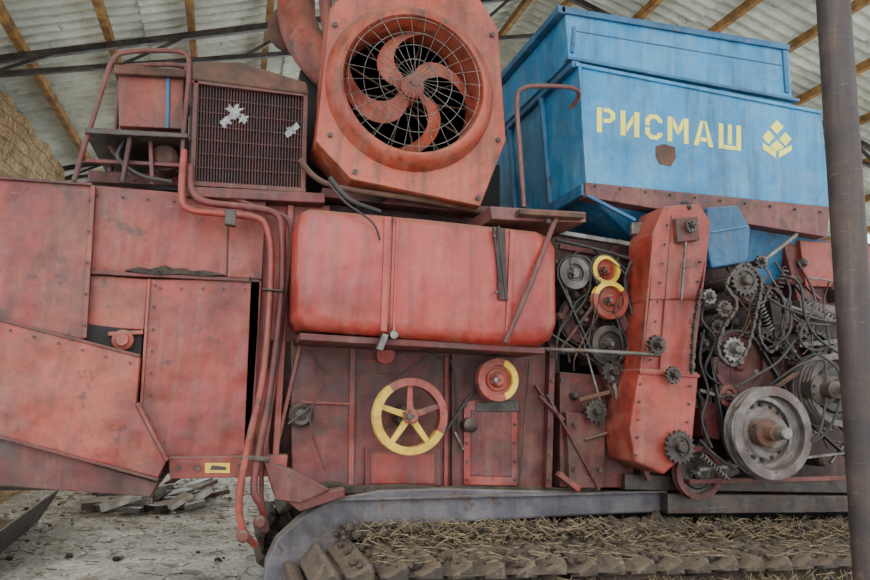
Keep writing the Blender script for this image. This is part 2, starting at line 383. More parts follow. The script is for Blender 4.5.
for i in range(60):
    c_=Vector((random.uniform(-2.0,.6),random.uniform(.5,8),.012)); b=len(vs); n=random.randint(4,6); r_=random.uniform(.03,.10)
    for j in range(n): a=2*pi*j/n; k_=r_*random.uniform(.6,1.2); vs.append(c_+Vector((k_*cos(a),k_*sin(a),random.uniform(0,.03))))
    fs.append([b+j for j in range(n)])
mk('sheet_scraps',vs,fs,STONE,FL)
def G(px,py):
    d=ray(px,py); return C+d*(-C.z/d.z)
# scrap heap
SC=empty('scrap_pile')
random.seed(21)
for i in range(60):
    px=random.uniform(72,190); py=random.uniform(489,514); A=G(px,py); a=random.uniform(-.5,.9); l=random.uniform(.15,.55)
    B=A+Vector((cos(a)*l,sin(a)*l,0))
    if min(A.x,B.x)<-1.55 or min(A.y,B.y)<2.7: continue
    A.z=.05; B.z=random.uniform(.03,.22)
    beam('scrap_%d'%i,A,B,random.uniform(.04,.24),random.uniform(.02,.09),random.choice([STONE,STONE,GREY,STEEL,RST,MAR,DSTEEL,PGREY]),SC)
random.seed(5)
def trough():
    a=G(-70,585);a.z=0; b=G(16,522); b.z=0; d=(b-a).normalized(); s=Vector((d.y,-d.x,0)); L0=(b-a).length
    prof=[(-.36,.34),(-.38,.34),(-.2,0),(.2,0),(.38,.34),(.36,.34),(.18,.03),(-.18,.03)]
    A=[a+s*u+Vector((0,0,v)) for u,v in prof]; o=loft('metal_trough',A,[q+d*L0 for q in A],DSTEEL,None,bev=.004)
    beam('end_flange',b+s*-.38+Vector((0,0,.33)),b+s*.38+Vector((0,0,.33)),.04,.04,DSTEEL,o)
trough()
pt=P(833,0,-1.43); pb=P(872,580,-1.43); dr=(pt-pb)
top=pb+dr*((4.98-pb.z)/dr.z); bot=pb+dr*((-.05-pb.z)/dr.z)
SP=empty('steel_post')
tube3('pipe',[bot,top],.069,POST,parent=SP,res=10)
beam('head_plate',top+Vector((-.15,0,.0)),top+Vector((.15,0,.0)),.25,.02,POST,SP)
beam('base_plate',bot+Vector((-.15,0,.03)),bot+Vector((.15,0,.03)),.3,.03,POST,SP)
# ================================================================== COMBINE
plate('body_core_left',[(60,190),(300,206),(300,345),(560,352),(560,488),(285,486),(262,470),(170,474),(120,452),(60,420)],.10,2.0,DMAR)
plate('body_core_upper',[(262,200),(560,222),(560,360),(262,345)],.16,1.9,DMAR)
plate('body_core_right',[(545,232),(905,250),(905,494),(545,490)],.38,1.7,DARK)  # shade behind the mechanism is put into its near-black colour
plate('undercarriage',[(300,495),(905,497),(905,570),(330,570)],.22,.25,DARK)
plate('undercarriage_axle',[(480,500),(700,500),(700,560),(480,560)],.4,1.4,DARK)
plate('header_panel_upper',[(-80,172),(92,183),(84,340),(-80,300)],-.03,.13,RED)
plate('header_panel_lower',[(-80,301),(0,319),(140,357),(136,405),(166,462),(158,478),(-80,415)],-.07,.2,RED2)
plate('header_skirt',[(-80,416),(0,437),(158,483),(150,497),(0,486),(-80,482)],-.04,1.8,MAR)
rib('header_seam',(-80,299),(140,356),-.08,.014,.03,MAR)
rib('header_lower_lip',(-80,416),(158,480),-.085,.014,.04,MAR)
rib('header_edge',(137,403),(167,461),-.085,.018,.04,RED)
rib('header_post',(93,185),(84,338),-.045,.022,.04,RED)
rib('header_top_flange',(-80,172),(92,184),-.05,.014,.12,MAR)
bline((89,200),(84,325),5,-.05,1.2); bline((10,330),(130,363),6,-.075,1.2)
plate('side_panel_upper',[(94,185),(230,197),(227,277),(90,271)],0,.1,RED)
rib('side_panel_rail',(90,272),(250,280),-.02,.018,.04,MAR)
plate('side_panel_small',[(90,275),(148,279),(144,330),(86,326)],0.01,.09,RED2)
plate('side_panel_lower',[(150,279),(262,281),(250,455),(168,459),(141,405)],0,.1,RED)
rib('panel_edge_v',(149,279),(141,405),-.02,.014,.03,RED2)
rib('panel_edge_d',(141,405),(168,457),-.02,.014,.03,RED2)
plate('side_strip',[(229,197),(266,201),(262,279),(227,277)],-.01,.1,RED2)
rib('side_strip_seam',(229,198),(227,277),-.014,.006,.02,DMAR)
plate('side_strip_fill',[(255,205),(300,208),(300,470),(245,470)],.06,.08,RED)
plate('shaft_hole_shade',[(82,323),(143,331),(141,357),(82,342)],-.004,.05,DARK)  # dark plate; shade inside the shaft opening is painted on
lathe('feeder_shaft_cap',P(123,340,-.02),[(.05,.05),(.05,-.02),(.035,-.03),(.03,-.05),(0,-.05)],RED2,24)
rib('feeder_shaft_bar',(108,334),(143,332),-.03,.02,.03,RED2)
plate('lower_bar',[(168,457),(288,455),(286,476),(170,479)],-.05,.12,RED)
plate('label_plate',[(205,463),(230,463),(230,473),(205,473)],-.056,.01,YEL,bev=.001)
plate('label_mark',[(212,465),(226,467),(226,470),(210,470)],-.058,.004,BLACK,bev=0)
bline((178,468),(198,468),2,-.055,2.5); bline((240,466),(280,466),3,-.055,2.5)
bline((97,195),(225,205),6,-.005,1.1); bline((155,285),(150,395),6,-.005,1.1); bline((160,288),(245,289),5,-.005,1.1)
plate('mud_on_ledge',[(124,270),(140,267),(150,269),(165,265),(172,268),(185,268),(193,271),(205,270),(226,275),(200,276),(180,274),(160,275),(140,273)],-.03,.03,MUD,bev=.003)
rib('frame_v1',(258,215),(248,460),.0,.05,.06,MAR)
rib('frame_v2',(291,205),(275,470),.0,.03,.12,RED)
# centre
plate('centre_panel_left',[(266,215),(352,345),(350,488),(300,487),(268,460)],.06,.08,MAR)
plate('centre_panel_mid',[(290,338),(470,346),(468,488),(292,486)],.04,.08,MAR)
plate('centre_panel_upper',[(262,200),(330,206),(330,345),(262,340)],.05,.1,RED)
rib('centre_seam_v',(353,345),(351,487),.02,.03,.04,RED)
rib('centre_seam_v_left',(300,345),(275,455),.02,.02,.04,RED)
rib('centre_seam_h',(300,402),(350,404),.025,.014,.03,RED)
rib('centre_seam_v3',(447,348),(446,487),.02,.022,.04,RED)
plate('hatch_frame',[(365,447),(441,448),(441,486),(365,486)],.015,.04,MAR)
plate('hatch_inset',[(371,453),(435,454),(435,484),(371,484)],.008,.04,RED)
plate('centre_panel_right',[(452,346),(548,350),(548,488),(452,487)],.0,.1,MAR)
plate('door_frame',[(464,400),(518,401),(518,486),(464,485)],-.02,.05,RED)
plate('door_inset',[(471,410),(512,411),(512,477),(471,476)],-.026,.04,MAR)
plate('bracket_plate',[(476,402),(520,400),(520,412),(476,412)],-.03,.04,DSTEEL)
for y in (360,372): rib('slot_rib',(360,y),(395,y+1),.03,.008,.02,RED)
rib('latch',(455,432),(464,450),-.04,.012,.02,STEEL)
bline((467,406),(467,480),5,-.025,1.2); bline((515,406),(515,480),5,-.025,1.2); bline((360,355),(440,358),6,.03,1.3)
rib('post_mid',(553,345),(549,488),-.06,.035,.1,MAR)
rib('brace_diag',(536,385),(560,420),-.05,.014,.03,MAR)
rib('drape_rod',(530,360),(520,486),-.05,.01,.012,RST)
tube('grease_line',[(395,352,.0),(420,352,-.04),(438,350,-.05),(452,365,-.04),(456,400,-.03),(458,440,-.03)],.005,BLACK)
tube('grease_line',[(310,350,.0),(322,380,-.02),(310,420,-.02),(325,470,-.02)],.005,RST)
bline((552,356),(549,480),6,-.065,1.2)
lathe('inspection_cap',P(301,415,.02),[(.065,.02),(.065,-.01),(.05,-.02),(.03,-.012),(0,-.02)],DSTEEL,24)
rib('cap_arm',(288,424),(315,404),-.01,.012,.015,DSTEEL)
plate('foot_wedge',[(264,462),(292,470),(330,490),(300,503),(276,500)],-.12,.2,MAR)
plate('foot_wedge_low',[(285,500),(345,488),(345,497),(300,512)],-.1,.2,MAR)
plate('mud_lumps_deck',[(300,488),(330,482),(360,486),(400,484),(440,487),(500,485),(560,488),(600,485),(600,494),(300,494)],-.01,.1,MUD,bev=.01)
def yl(a0,a1):
    def f(a):
        a=a%(2*pi); return 1 if (a0<=a<=a1) else 0
    return f
pulley('large_spoked_pulley',408,416,-.12,37.5,.07,RED2,YEL,spokes=5,fmf=yl(pi*.72,pi*1.86),hub=.2,inner=.80,hubmat=RED2,sh=.04,back=.15)
pulley('small_pulley',495,380,-.12,21,.06,RED2,YEL,fmf=lambda a:1 if (a%(2*pi)<1.2 or a%(2*pi)>5.2) else 0,inner=.7,hub=.3,sh=.02,back=.15)
rib('belt_arm',(440,440),(502,350),-.05,.014,.02,BLACK)
rib('belt_arm2',(398,376),(438,350),-.06,.01,.02,BLACK)
lathe('tensioner',P(470,425,-.06),[(.04,.08),(.04,-.02),(.02,-.03),(0,-.03)],DSTEEL,20)
lathe('port_small',P(385,355,.02),[(.05,.02),(.05,-.02),(0,-.02)],RED2,20)
# fuel tank
def tank():
    Y0=-.42
    out=[(297,222),(303,209),(312,206),(430,217),(540,229),(553,235),(559,246),(560,325),(555,339),(542,346),(500,345),(318,330),(302,326),(295,316)]
    base=[P(x,y,Y0) for x,y in out]; cen=sum(base,Vector())/len(base)
    def lp(s,yo):
        r=[]
        for v in base:
            dx=v.x-cen.x; dz=v.z-cen.z
            r.append(Vector((v.x-math.copysign(min(abs(dx),s),dx),Y0+yo,v.z-math.copysign(min(abs(dz),s),dz))))
        return r
    loops=[lp(.07,0),lp(.035,.010),lp(.012,.03),lp(0,.065),lp(0,.40),lp(.02,.43),lp(.06,.45)]
    n=len(out); vs=[v for l in loops for v in l]; fs=[list(range(n)),[len(vs)-1-i for i in range(n)]]
    for k in range(len(loops)-1):
        for i in range(n): j=(i+1)%n; fs.append([k*n+i,k*n+j,(k+1)*n+j,(k+1)*n+i])
    o=mk('fuel_tank',vs,fs,TANK,CB,smooth=True); e=o.modifiers.new('e','EDGE_SPLIT'); e.split_angle=radians(40)
tank()
rib('tank_stamp_left',(388,216),(384,332),-.430,.035,.02,TANK,bev=.008)
rib('tank_stamp_left2',(398,218),(394,332),-.428,.014,.02,TANK,bev=.005)
rib('tank_stamp_left_edge',(393,216),(389,333),-.423,.005,.01,DMAR,bev=0)
rib('tank_stamp_right',(513,230),(508,343),-.432,.03,.02,TANK,bev=.008)
rib('tank_strap_bracket',(501,228),(503,300),-.434,.05,.012,DMAR)
rib('tank_strap',(499,226),(507,300),-.440,.014,.02,BLACK)
rib('tank_strap_b',(494,226),(500,280),-.442,.010,.02,BLACK)
bline((494,236),(496,292),2,-.436,1.8)
tube('tank_cable',[(330,185,-.3),(345,202,-.44),(372,222,-.46),(380,240,-.44)],.005,BLACK)
plate('tank_shelf',[(300,333),(545,348),(545,354),(300,340)],-.36,.42,MAR)
rib('tank_hanger',(386,334),(380,350),-.42,.03,.05,STEEL)
lathe('tank_drain',P(393,335,-.4),[(.02,.0),(.02,-.03),(0,-.03)],STEEL,12)
# pipes
tube('hydraulic_pipe',[(184,150,-.1),(182,198,-.1),(192,210,-.1),(225,214,-.12),(257,218,-.12),(268,232,-.12),(271,270,-.12),(264,370,-.12),(247,450,-.14),(239,500,-.14),(243,530,-.12),(255,545,-.05)],.018,RED)
tube('hydraulic_pipe_b',[(190,165,-.06),(192,190,-.08),(206,202,-.1),(245,207,-.12),(274,213,-.12),(282,232,-.12),(281,300,-.12),(270,390,-.12),(258,455,-.12),(254,490,-.14),(262,508,-.12),(266,530,-.05)],.018,MAR)
tube('hydraulic_pipe_c',[(215,190,-.02),(262,210,-.05),(290,225,-.05),(285,300,-.05),(272,400,-.06),(262,470,-.06),(262,520,-.05)],.012,MAR)
for (a,b) in (((225,208),(236,226)),((240,455),(270,462)),((262,288),(284,292))):
    plate('pipe_clamp',[(a[0],a[1]),(b[0],a[1]+2),(b[0],b[1]),(a[0],b[1]-2)],-.155,.05,DSTEEL)
for x,y in ((243,536),(260,522)): lathe('pipe_coupling',P(x,y,-.14),[(.03,.05),(.03,-.02),(.02,-.03),(0,-.03)],MAR,14)
# guard rail, platform
tube('guard_rail',[(74,181,-.05),(88,135,-.05),(104,84,-.05),(113,60,-.05),(128,52,-.05),(172,51,-.05),(187,56,-.05),(189,75,-.05),(183,140,-.05),(183,182,-.05)],.013,MAR)
tube('guard_rail_back',[(110,178,.5),(118,110,.5),(122,72,.5),(135,66,.5),(180,66,.5),(186,80,.5),(184,180,.5)],.015,MAR)
plate('step_plate',[(84,127),(188,133),(188,138),(84,133)],-.08,.7,DSTEEL)
plate('battery_box',[(118,68),(184,75),(183,129),(119,126)],.12,.5,DORG)
plate('battery_box_lid',[(114,64),(186,69),(186,77),(114,73)],.08,.6,RST)
rib('box_seam',(168,76),(167,128),.11,.02,.02,DBLUE)
plate('step_gap_dark',[(120,140),(182,142),(180,186),(112,182)],.35,.6,DARK)  # dark box filling the gaps below the step, their shade as colour
rib('step_strut',(130,135),(122,182),-.05,.02,.05,DMAR)
rib('step_strut',(150,136),(152,184),.0,.02,.05,MAR)
rib('step_strut',(100,133),(135,180),.1,.02,.03,RST)
rib('step_brace',(85,160),(182,165),.02,.02,.03,MAR)
lathe('filter_can',P(165,160,.1),[(.07,.1),(.07,-.04),(.04,-.06),(0,-.06)],RST,20)
tube('step_hose',[(125,140,.0),(118,158,-.02),(140,175,-.02),(172,182,-.02)],.01,BLACK)
plate('beam_under_step',[(88,170),(190,176),(190,186),(88,182)],.2,.1,MAR)
# radiator
plate('radiator_shell',[(191,76),(309,92),(306,190),(188,184)],.02,.28,DMAR)
plate('radiator_top_tank',[(190,62),(240,61),(307,82),(309,94),(191,79)],-.04,.3,RST,bev=.012)
rib('radiator_frame_l',(196,80),(192,184),-.03,.025,.06,MAR)
rib('radiator_frame_r',(306,93),(303,188),-.03,.025,.06,MAR)
rib('radiator_frame_b',(190,183),(306,190),-.03,.025,.06,MAR)
rib('radiator_frame_t',(192,81),(308,95),-.03,.02,.06,MAR)
for i in range(36):
    t=i/35; xa=199+t*103; rib('radiator_tube_%d'%i,(xa,84+t*12),(xa-3,183+t*5),-.008,.006,.03,CORE,bev=0)
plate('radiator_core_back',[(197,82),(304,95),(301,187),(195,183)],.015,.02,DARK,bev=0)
for i in range(6): rib('radiator_cross_%d'%i,(197,97+i*14),(304,109+i*13),-.010,.004,.02,CORE,bev=0)
def torn(cx,cy,r,seed):
    random.seed(seed); pts=[]
    for i in range(18):
        a=2*pi*i/18; k=r*random.uniform(.35,1.2); pts.append((cx+k*cos(a),cy+k*1.0*sin(a)))
    plate('torn_hole_patch',pts,-.011,.01,TORN,bev=0)  # flat light patch; brightness behind the torn hole is in its colour
for a in ((234,112,10,1),(225,122,6,2),(243,119,6,3),(292,130,8,4)): torn(*a)
random.seed(11)
plate('radiator_support',[(186,186),(325,193),(325,203),(186,196)],-.06,.3,MAR)
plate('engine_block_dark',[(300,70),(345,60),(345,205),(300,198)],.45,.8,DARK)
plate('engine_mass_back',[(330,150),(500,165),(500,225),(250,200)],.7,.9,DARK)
tube('intake_elbow',[(296,-70,.65),(296,0,.6),(300,30,.5),(318,60,.4),(345,85,.35)],.12,DORG,res=8)
lathe('elbow_flange',P(293,20,.5),[(.15,.16),(.15,.10),(.12,.10)],RST,30)
tube('exhaust_stub',[(326,-40,.3),(326,10,.3),(334,50,.3)],.04,DORG)
# fan
fc=(414,84); FY=-.22
c=P(fc[0],fc[1],FY); q=M(fc[0],fc[1],FY)
outl=[(330,8),(350,-12),(478,-4),(498,28),(506,140),(480,207),(352,180),(316,141),(325,60)]
ov=[P(x,y,FY+.06) for x,y in outl]
def raypoly(a):
    d=Vector((cos(a),sin(a))); best=None
    for i in range(len(ov)):
        p=ov[i];r_=ov[(i+1)%len(ov)]; ax,az=p.x-c.x,p.z-c.z; bx,bz=r_.x-p.x,r_.z-p.z
        den=d.x*bz-d.y*bx
        if abs(den)<1e-9: continue
        t=(ax*bz-az*bx)/den; s=(ax*d.y-az*d.x)/den
        if t>0 and -1e-6<=s<=1+1e-6: best=t if best is None else max(best,t)
    return best
angs=sorted([2*pi*i/96 for i in range(96)]+[atan2(v.z-c.z,v.x-c.x)%(2*pi) for v in ov])
vs=[];fs=[];n=len(angs)
for yy in (.06,.38):
    for a in angs: rr=raypoly(a); vs.append(Vector((c.x+rr*cos(a),c.y+yy,c.z+rr*sin(a))))
    for a in angs: rr=80*q; vs.append(Vector((c.x+rr*cos(a),c.y+yy,c.z+rr*sin(a))))
for i in range(n):
    j=(i+1)%n; fs+=[[i,j,n+j,n+i],[2*n+i,2*n+j,3*n+j,3*n+i],[i,j,2*n+j,2*n+i]]
mk('fan_shroud_plate',vs,fs,ORG,CB,bev=.015,seg=3)
lathe('fan_collar',c,[(70*q,.30),(70.5*q,.0),(72*q,-.02),(75*q,-.028),(79*q,-.02),(82*q,.0),(88*q,.065),(88*q,.12),(84*q,.30)],ORG,72,closed=True)
lathe('fan_backdrop_disc',c,[(70*q,.28),(0,.28)],BACK,60)  # grey disc added so the fan looks see-through
for i in range(7):
    a=i*pi/7; d=Vector((cos(a),0,sin(a)))*69*q; o_=Vector((0,.24,0)); tube3('rear_strut_%d'%i,[c+d+o_,c-d+o_],.006,RST,res=1,smooth=False)
vs=[];fs=[]
for b in range(4):
    a0=b*pi/2+1.15; base=len(vs); n=18
    for i in range(n+1):
        t=i/n; r=(6+63*t)*q; a=a0-1.45*t+.1*t*t+.35*sin(pi*t); w=(6.0+4.0*sin(pi*t)**1.2)*q*(1 if b%2==0 else .8)
        d=Vector((cos(a),0,sin(a))); tt=Vector((-sin(a)+.55*cos(a),0,cos(a)+.55*sin(a))).normalized()
        p=c+d*r+Vector((0,.06+.05*t,0))
        vs+= [p+tt*w+Vector((0,.03,0)),p-tt*w+Vector((0,-.02,0)),p-tt*w+Vector((0,-.012,0)),p+tt*w+Vector((0,.038,0))]
    for i in range(n):
        for k in range(4): fs.append([base+4*i+k,base+4*i+(k+1)%4,base+4*(i+1)+(k+1)%4,base+4*(i+1)+k])
    fs.append([base+k for k in range(4)]); fs.append([base+4*n+k for k in range(4)])
mk('fan_curved_arms',vs,fs,ORG,CB)
lathe('fan_hub',c,[(12*q,.16),(12*q,.03),(9*q,.015),(0,.015)],ORG,24)
for i in range(28):
    a=2*pi*i/28+.1; d=Vector((cos(a),0,sin(a)))
    tube3('guard_wire_%d'%i,[c+d*7*q+Vector((0,-.05,0)),c+d*45*q+Vector((0,-.045,0)),c+d*74*q+Vector((0,-.02,0))],.0018,STEEL,res=1,smooth=False)
for r in (7,22,37,52,67):
    tube3('guard_ring_%d'%r,[c+Vector((cos(a)*r*q,-.05 if r<50 else -.032,sin(a)*r*q)) for a in [2*pi*k/48 for k in range(48)]],.0022,STEEL,res=1,smooth=False,cyc=True)
lathe('guard_boss',c,[(6*q,-.045),(6*q,-.055),(0,-.055)],DORG,20)
rib('shroud_lip_bottom',(352,177),(480,204),FY+.05,.02,.03,ORG)
for x,y in ((330,135),(355,172),(478,198),(498,140),(492,35),(335,25)): bolt(x,y,FY+.055,2.6)
tube('hose_under_fan',[(300,160,-.05),(330,185,-.1),(420,200,-.1),(500,215,-.05)],.015,RST)
rib('support_beam_fan',(322,192),(500,212),-.02,.05,.1,MAR)
tube('elbow_pipe',[(330,178,-.15),(350,200,-.2),(380,212,-.15)],.014,BLACK)
lathe('alternator',P(375,196,.05),[(.06,.1),(.06,-.08),(.04,-.1),(0,-.1)],DSTEEL,20)
# grain bunker
YB=-.1
plate('bunker_box',[(578,62),(822,112),(831,208),(586,184)],YB,2.1,BLUE,bev=.01)
plate('bunker_extension',[(565,12),(789,49),(793,106),(569,60)],YB+.05,1.95,BLUE,bev=.008)
rib('bunker_top_rail',(562,9),(790,47),YB+.03,.04,.05,DBLUE)
rib('bunker_mid_rail',(568,57),(800,100),YB+.01,.02,.06,DBLUE)
rib('bunker_face_rail',(576,64),(822,112),YB-.015,.022,.04,BLUE)
rib('ext_rib',(575,26),(573,52),YB+.035,.02,.03,DBLUE)
rib('ext_rib_r',(785,50),(788,92),YB+.035,.03,.03,DBLUE)
rib('ext_rail_low',(572,30),(787,66),YB+.045,.008,.02,DBLUE)
rib('bunker_corner',(580,64),(588,186),YB-.012,.02,.03,BLUE)
plate('bunker_band',[(585,182),(831,207),(827,237),(586,197)],YB-.04,.1,BAND)
bline((595,186),(820,212),10,YB-.045,1.2)
a=P(562,9,YB+.03); beam('side_top_rail',a,a+Vector((0,2.0,0)),.05,.05,DBLUE,CB)
a=P(576,64,YB); beam('side_mid_rail',a,a+Vector((0,2.1,0)),.05,.04,DBLUE,CB)
for yy in (.5,1.1,1.7):
    a=P(576,66,YB)+Vector((-.01,yy,0)); b=P(586,184,YB)+Vector((-.01,yy,0)); beam('side_rib',a,b,.04,.03,DBLUE,CB)
a=P(586,190,YB-.02); beam('side_bottom_band',a+Vector((-.01,0,0)),a+Vector((-.01,2.1,0)),.04,.07,DBLUE,CB)
plate('rust_patch',[(656,146),(664,144),(675,147),(676,158),(671,166),(660,164),(656,157)],YB-.004,.006,RST,bev=0)
LT={'R':[[(0,0),(.2,0),(.2,1),(0,1)],[(.27,1),(.52,1),(.74,.85),(.74,.6),(.54,.42),(.27,.42),(.27,.58),(.46,.58),(.55,.65),(.55,.78),(.46,.84),(.27,.84)]],
'I':[[(0,0),(.2,0),(.2,1),(0,1)],[(.56,0),(.76,0),(.76,1),(.56,1)],[(.24,.12),(.24,.42),(.52,.88),(.52,.58)]],
'S':[[(.72,.7),(.72,.82),(.52,1),(.24,1),(.02,.8),(.02,.54),(.21,.54),(.21,.74),(.3,.83),(.46,.83),(.54,.76),(.54,.7)],[(.72,.3),(.72,.18),(.52,0),(.24,0),(.02,.2),(.02,.46),(.21,.46),(.21,.26),(.3,.17),(.46,.17),(.54,.24),(.54,.3)]],
'M':[[(0,0),(.18,0),(.18,1),(0,1)],[(.66,0),(.84,0),(.84,1),(.66,1)],[(.21,1),(.40,.62),(.40,.3),(.21,.66)],[(.63,1),(.44,.62),(.44,.3),(.63,.66)]],
'A':[[(0,0),(.19,0),(.4,1),(.28,1)],[(.8,0),(.61,0),(.43,1),(.52,1)],[(.27,.18),(.54,.18),(.51,.34),(.3,.34)]],
'W':[[(0,.0),(.18,0),(.18,1),(0,1)],[(.37,.2),(.53,.2),(.53,1),(.37,1)],[(.72,0),(.9,0),(.9,1),(.72,1)],[(.21,0),(.69,0),(.69,.16),(.21,.16)]]}
def tx(s,t):
    tl=Vector((597,107));tr=Vector((741,126));bl=Vector((597,132));br=Vector((741,151))
    a=tl+(tr-tl)*s; b=bl+(br-bl)*s; r=b+(a-b)*t; return (r.x,r.y)
WD={'R':.74,'I':.76,'S':.72,'M':.84,'A':.8,'W':.9}
order='RISMAW'; tot=sum(WD[k] for k in order)+.22*5; x=0
for i,ch in enumerate(order):
    for j,st in enumerate(LT[ch]): plate('stencil_letter_%d_%d'%(i,j),[tx((x+u)/tot,v) for u,v in st],YB-.003,.005,LET,bev=0)
    x+=WD[ch]+.22
def rh(cx,cy,w,h): return [(cx,cy-h),(cx+w,cy),(cx,cy+h),(cx-w,cy)]
for i,pp in enumerate([rh(777,127,6.5,7),rh(768.5,137,6,7),rh(785.5,139,6,7),[(763,143),(763,149),(776,158),(776,151)],[(779,151),(779,158),(792,150),(792,145)],[(770,146),(777,140),(784,147),(777,151)]]):
    plate('stencil_emblem_%d'%i,pp,YB-.003,.005,LET,bev=0)
def hopper(name,f,bk,depth,Y0,Yb0,Yb1,mat):
    tl=P(*f[0],Y0);tr=P(*f[1],Y0); bl=P(*bk[0],Yb0); br=P(*bk[1],Yb0)
    A=[tl,tr,tr+Vector((0,depth,0)),tl+Vector((0,depth,0))]
    B=[bl,br,br+Vector((0,Yb1,0)),bl+Vector((0,Yb1,0))]
    loft(name,A,B,mat,CB)
hopper('hopper_left',[(587,193),(700,206)],[(642,248),(685,252)],2.0,YB+.02,.1,1.0,DBLUE)
hopper('hopper_right',[(702,206),(828,230)],[(752,285),(788,283)],2.0,YB+.02,.1,1.0,DBLUE)
plate('blue_gearbox_cover',[(708,207),(738,205),(751,228),(748,262),(712,268),(706,240)],-.2,.2,DBLUE,bev=.012)
rib('cover_fold',(712,232),(748,226),-.21,.008,.02,BLUE)
rib('white_strut',(752,270),(798,234),-.16,.02,.02,STEEL)
rib('blue_bracket',(588,195),(636,220),-.15,.02,.02,DBLUE)
plate('blue_lug',[(632,222),(643,222),(643,234),(632,234)],-.15,.03,STEEL)
# rear platform & rail
tube('rear_guard_rail',[(524,207,-.25),(520,150,-.25),(517,100,-.25),(524,88,-.25),(545,86,-.25),(572,88,-.25),(579,95,-.2),(571,108,-.1)],.013,BAND)
plate('rear_platform',[(490,206),(586,212),(586,222),(555,222),(492,219)],-.38,.5,BAND)
plate('rear_platform_plate',[(520,208),(586,213),(586,218),(520,214)],-.45,.3,RST)
tube('platform_strut',[(556,218,-.4),(532,280,-.46),(505,343,-.46)],.015,MAR,smooth=False)
rib('deck_rail',(560,232),(650,247),-.1,.025,.05,STEEL)
rib('deck_rail_low',(560,246),(650,262),.1,.03,.05,MAR)
bolt(548,221,-.4,3)
# grain elevator
plate('elevator_top',[(664,206),(700,203),(711,222),(707,262),(696,300),(650,300),(652,235)],-.34,.26,RED2,bev=.01)
plate('elevator_mid',[(650,298),(697,298),(691,380),(640,376)],-.33,.24,RED2,bev=.008)
plate('elevator_boot',[(640,368),(699,372),(696,408),(692,450),(664,475),(636,462),(630,430)],-.36,.3,RED2,bev=.012)
rib('elevator_edge_l',(654,235),(641,372),-.345,.012,.03,RED)
rib('elevator_edge_r',(706,262),(692,372),-.345,.012,.03,RED)
rib('elevator_bar',(640,372),(700,376),-.37,.02,.03,RED)
rib('elevator_fold',(672,215),(660,370),-.345,.006,.02,MAR)
bline((667,225),(650,360),8,-.35,1.2); bline((700,262),(690,360),6,-.345,1.2); bline((640,384),(636,455),5,-.365,1.2); bline((690,386),(686,440),4,-.365,1.2)
rib('elevator_rod',(687,232),(682,300),-.37,.01,.015,STEEL)
plate('elevator_tensioner',[(676,218),(698,216),(700,240),(678,242)],-.38,.05,MAR)
gear('elevator_head_sprocket',690,226,-.4,7,12,.015)
gear('elevator_cap_sprocket',685,209,-.3,8,10,.02)
gear('boot_sprocket',678,447,-.38,17,18,.022,DSTEEL,sh=.05)
# left mechanism
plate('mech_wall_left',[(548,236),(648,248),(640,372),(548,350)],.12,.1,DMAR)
plate('mech_panel_low',[(560,372),(640,378),(632,488),(560,487)],-.02,.1,MAR)
plate('mech_panel_low2',[(566,412),(606,416),(604,488),(570,488)],-.08,.06,MAR)
rib('mech_diag',(540,396),(565,420),-.1,.014,.03,MAR)
rib('mech_diag2',(600,360),(650,480),-.12,.03,.04,MAR)
rib('mech_diag3',(622,240),(560,330),.0,.03,.03,MAR)
rib('mech_diag4',(548,395),(600,490),-.1,.012,.03,MAR)
pulley('pulley_grey',572,274,-.12,16,.04,STEEL,hub=.3,inner=.6,sh=.04,back=.3)
pulley('pulley_yellow_small',603,271,-.05,15,.05,YEL,hubmat=RED2,hub=.3,inner=.72,sh=.02,back=.2)
pulley('pulley_red_yellow',607,301,-.12,19,.05,RED2,YEL,fmf=yl(pi*.2,pi*.9),inner=.75,hub=.25,sh=.05,back=.25)
pulley('pulley_big_dark',637,315,-.06,25,.05,MAR,grooves=2,inner=.75,hub=.25,sh=.03,hubmat=DSTEEL)
pulley('pulley_dark_low',606,345,-.08,19,.05,DSTEEL,inner=.7,hub=.3,back=.2)
pulley('pulley_yellow_low',655,290,-.02,12,.05,YEL,inner=.7,hub=.3)
pulley('pulley_maroon_back',580,320,.04,24,.05,MAR,inner=.8,hub=.3)
pulley('pulley_maroon_back2',628,352,.04,22,.05,DSTEEL,inner=.8,hub=.3)
gear('gear_left_low',595,411,-.14,12,14,.02,DSTEEL,sh=.03,back=.1)
gear('gear_on_shaft',655,345,-.40,10,12,.03,DSTEEL,sh=.04)
gear('gear_on_elevator',672,375,-.40,9,14,.02,DSTEEL,sh=.03)
gear('gear_left_mid',612,372,-.14,13,14,.02,DSTEEL,sh=.03)
gear('gear_left_far',583,306,-.0,14,16,.02,DSTEEL,sh=.0)
belt('drive_belt_left',(572,274),17,(607,345),19,-.12,.03,.01)
belt('drive_belt_right',(603,271),15,(637,315),25,-.07,.03,.01)
belt('drive_belt_back',(580,320),24,(628,352),22,.02,.03,.01)
tube('drive_shaft',[(538,349,-.2),(590,351,-.3),(660,355,-.42)],.012,STEEL,smooth=False)
tube('control_rod',[(556,260,-.1),(580,330,-.12),(600,400,-.14)],.006,STEEL,smooth=False)
tube('control_rod',[(545,330,-.1),(600,365,-.12),(655,400,-.2)],.006,DSTEEL,smooth=False)
tube('control_rod',[(620,255,0),(590,310,-.15),(560,350,-.1)],.008,RST,smooth=False)
tube('control_rod',[(585,440,-.1),(625,425,-.1),(640,400,-.2)],.008,RST)
tube('hose_black',[(570,255,-.1),(590,262,-.15),(585,300,-.1),(560,330,-.1),(556,360,-.1)],.008,BLACK)
tube('hose_black',[(640,250,-.1),(625,280,-.15),(635,330,-.15),(620,360,-.15)],.009,BLACK)
tube('hose_black',[(556,240,-.1),(600,250,-.1),(640,262,-.1)],.009,BLACK)
rib('lever',(610,360),(618,400),-.16,.02,.02,STEEL)
